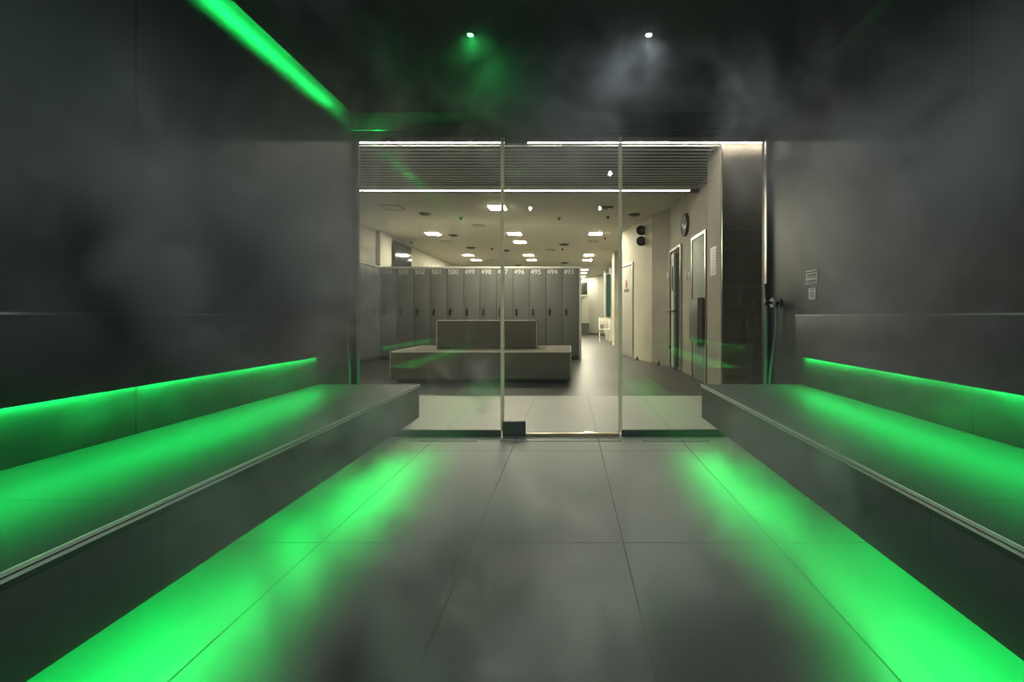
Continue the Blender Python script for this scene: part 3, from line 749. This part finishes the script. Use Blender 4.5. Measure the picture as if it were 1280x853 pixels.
# ================================================================== STEAM
def steam():
    ng = bpy.data.node_groups.new('steam_field', 'GeometryNodeTree')
    ng.interface.new_socket('Geometry', in_out='INPUT', socket_type='NodeSocketGeometry')
    ng.interface.new_socket('Geometry', in_out='OUTPUT', socket_type='NodeSocketGeometry')
    L = ng.links.new
    gi = ng.nodes.new('NodeGroupInput'); go = ng.nodes.new('NodeGroupOutput')
    pos = ng.nodes.new('GeometryNodeInputPosition').outputs[0]
    def vm(op, a, b=None, s=None):
        n = N(ng, 'ShaderNodeVectorMath', operation=op)
        for i, v in enumerate((a, b)):
            if v is None: continue
            if isinstance(v, tuple): n.inputs[i].default_value = v
            else: L(v, n.inputs[i])
        if s is not None: n.inputs['Scale'].default_value = s
        return n.outputs['Value'] if op in ('LENGTH', 'DOT_PRODUCT') else n.outputs[0]
    def noise(v, scale, detail, rough, dist=0.0):
        n = N(ng, 'ShaderNodeTexNoise')
        n.inputs['Scale'].default_value = scale; n.inputs['Detail'].default_value = detail
        n.inputs['Roughness'].default_value = rough; n.inputs['Distortion'].default_value = dist
        L(v, n.inputs['Vector'])
        return n
    w = noise(pos, 1.3, 2, 0.5).outputs['Color']
    wv = vm('SCALE', vm('SUBTRACT', w, (0.5, 0.5, 0.5)), s=1.5)
    p2 = vm('ADD', pos, wv)
    p3 = vm('MULTIPLY', p2, (1.0, 1.0, 0.7))
    n1 = noise(p3, 2.8, 5, 0.6).outputs['Fac']
    n2 = noise(vm('ADD', p3, (7.3, 2.1, 4.4)), 1.4, 3, 0.5).outputs['Fac']
    puff = mth(ng, 'MAXIMUM', mth(ng, 'MULTIPLY', mth(ng, 'SUBTRACT', n1, 0.525), 9.0), 0.0)
    ridge = mth(ng, 'POWER', mth(ng, 'SUBTRACT', 1.0, mth(ng, 'ABSOLUTE', mth(ng, 'MULTIPLY_ADD', n2, 9.0, -4.5)), clamp=True), 2.0)
    # where the steam hangs: centre, radii, amount
    clumps = STEAM_CLUMPS
    S = None
    for c, rad, a in clumps:
        q = vm('DIVIDE', vm('SUBTRACT', pos, c), rad)
        g = mth(ng, 'MULTIPLY', mth(ng, 'EXPONENT', mth(ng, 'MULTIPLY', vm('DOT_PRODUCT', q, q), -1.0)), a)
        S = g if S is None else mth(ng, 'ADD', S, g)
    den = mth(ng, 'MULTIPLY', S, mth(ng, 'ADD', mth(ng, 'ADD', puff, 0.03), mth(ng, 'MULTIPLY', ridge, 0.55)))
    den = mth(ng, 'ADD', den, 0.0010)
    vc = ng.nodes.new('GeometryNodeVolumeCube')
    L(den, vc.inputs['Density'])
    vc.inputs['Min'].default_value = (XL+0.002, YB+0.002, 0.002); vc.inputs['Max'].default_value = (XR-0.002, 3.26, ZC-0.002)
    vc.inputs['Resolution X'].default_value = 150; vc.inputs['Resolution Y'].default_value = 165; vc.inputs['Resolution Z'].default_value = 112
    sm = ng.nodes.new('GeometryNodeSetMaterial')
    m, nt, out = new_mat('steam_scatter')
    at = N(nt, 'ShaderNodeAttribute', attribute_name='density')
    vs = N(nt, 'ShaderNodeVolumeScatter'); vs.inputs['Color'].default_value = (0.95, 0.96, 0.97, 1); vs.inputs['Anisotropy'].default_value = 0.2
    nt.links.new(mth(nt, 'MULTIPLY', at.outputs['Fac'], STEAM_DENSITY), vs.inputs['Density'])
    nt.links.new(vs.outputs[0], out.inputs['Volume'])
    try: m.cycles.volume_sampling = 'MULTIPLE_IMPORTANCE'
    except Exception: pass
    sm.inputs['Material'].default_value = m
    L(vc.outputs[0], sm.inputs['Geometry']); L(sm.outputs[0], go.inputs[0])
    vol = bpy.data.volumes.new('steam'); vol.materials.append(m)
    o = bpy.data.objects.new('steam', vol); COL.objects.link(o)
    md = o.modifiers.new('field', 'NODES'); md.node_group = ng
    tag(o, 'pale wisps of steam drifting through the dark tiled room', 'steam', kind='stuff')
    return o
STEAM_DENSITY = 8.0
STEAM_CLUMPS = [            # centre, radii, amount
    ((-1.32, 2.15, 1.00), (0.22, 0.45, 0.24), 1.8),
    ((-1.30, 1.65, 0.98), (0.24, 0.42, 0.24), 1.5),
    ((-1.25, 1.45, 1.10), (0.26, 0.35, 0.28), 1.0),
    ((-1.30, 2.20, 1.45), (0.25, 0.45, 0.38), 1.2),
    ((-1.20, 2.40, 2.02), (0.26, 0.35, 0.18), 0.7),
    ((-0.14, 2.65, 2.14), (0.42, 0.36, 0.24), 1.7),
    ((-0.95, 1.90, 2.15), (0.20, 0.35, 0.14), 0.5),
    ((1.08, 2.25, 1.90), (0.25, 0.40, 0.26), 0.9),
    ((1.28, 1.62, 1.32), (0.20, 0.35, 0.30), 1.4),
    ((1.24, 1.60, 0.86), (0.20, 0.35, 0.18), 1.4),
    ((1.15, 1.40, 1.30), (0.25, 0.30, 0.28), 0.6),
    ((-0.02, 1.10, 0.14), (0.52, 0.38, 0.17), 1.9),
    ((-0.35, 1.20, 0.18), (0.30, 0.30, 0.18), 1.0),
    ((-0.80, 1.90, 0.40), (0.15, 0.50, 0.14), 0.7),
    ((-0.85, 1.30, 0.36), (0.14, 0.40, 0.16), 0.6),
    ((0.76, 1.45, 0.36), (0.13, 0.42, 0.16), 1.0),
    ((-0.72, 2.98, 0.42), (0.20, 0.16, 0.16), 0.8),
]
steam()

# ================================================================== CAMERA, WORLD, VIEW
cd = bpy.data.cameras.new('camera'); cam = bpy.data.objects.new('camera', cd); COL.objects.link(cam)
cam.location = (0, 0, E); cam.rotation_euler = (PI/2, 0, 0)
cd.sensor_width = 36; cd.lens = F/1280*36
cd.shift_x = (640-VX)/1280; cd.shift_y = (VY-426.5)/1280
cd.clip_start = 0.02; cd.clip_end = 100
SC.camera = cam
w = bpy.data.worlds.new('world'); SC.world = w; w.use_nodes = True
w.node_tree.nodes['Background'].inputs[0].default_value = (0.9, 1, 0.95, 1)
w.node_tree.nodes['Background'].inputs[1].default_value = 0.0
SC.view_settings.view_transform = 'Standard'; SC.view_settings.look = 'None'
SC.view_settings.exposure = 0.7; SC.view_settings.gamma = 1.0; SC.view_settings.use_curve_mapping = False
c = SC.cycles
c.max_bounces = 8; c.diffuse_bounces = 3; c.glossy_bounces = 3; c.transparent_max_bounces = 16; c.transmission_bounces = 6; c.volume_bounces = 0
c.sample_clamp_indirect = 4.0; c.use_denoising = True
c.volume_step_rate = 5.5; c.volume_max_steps = 128
c.use_adaptive_sampling = True; c.adaptive_threshold = 0.03
c.caustics_reflective = False; c.caustics_refractive = False
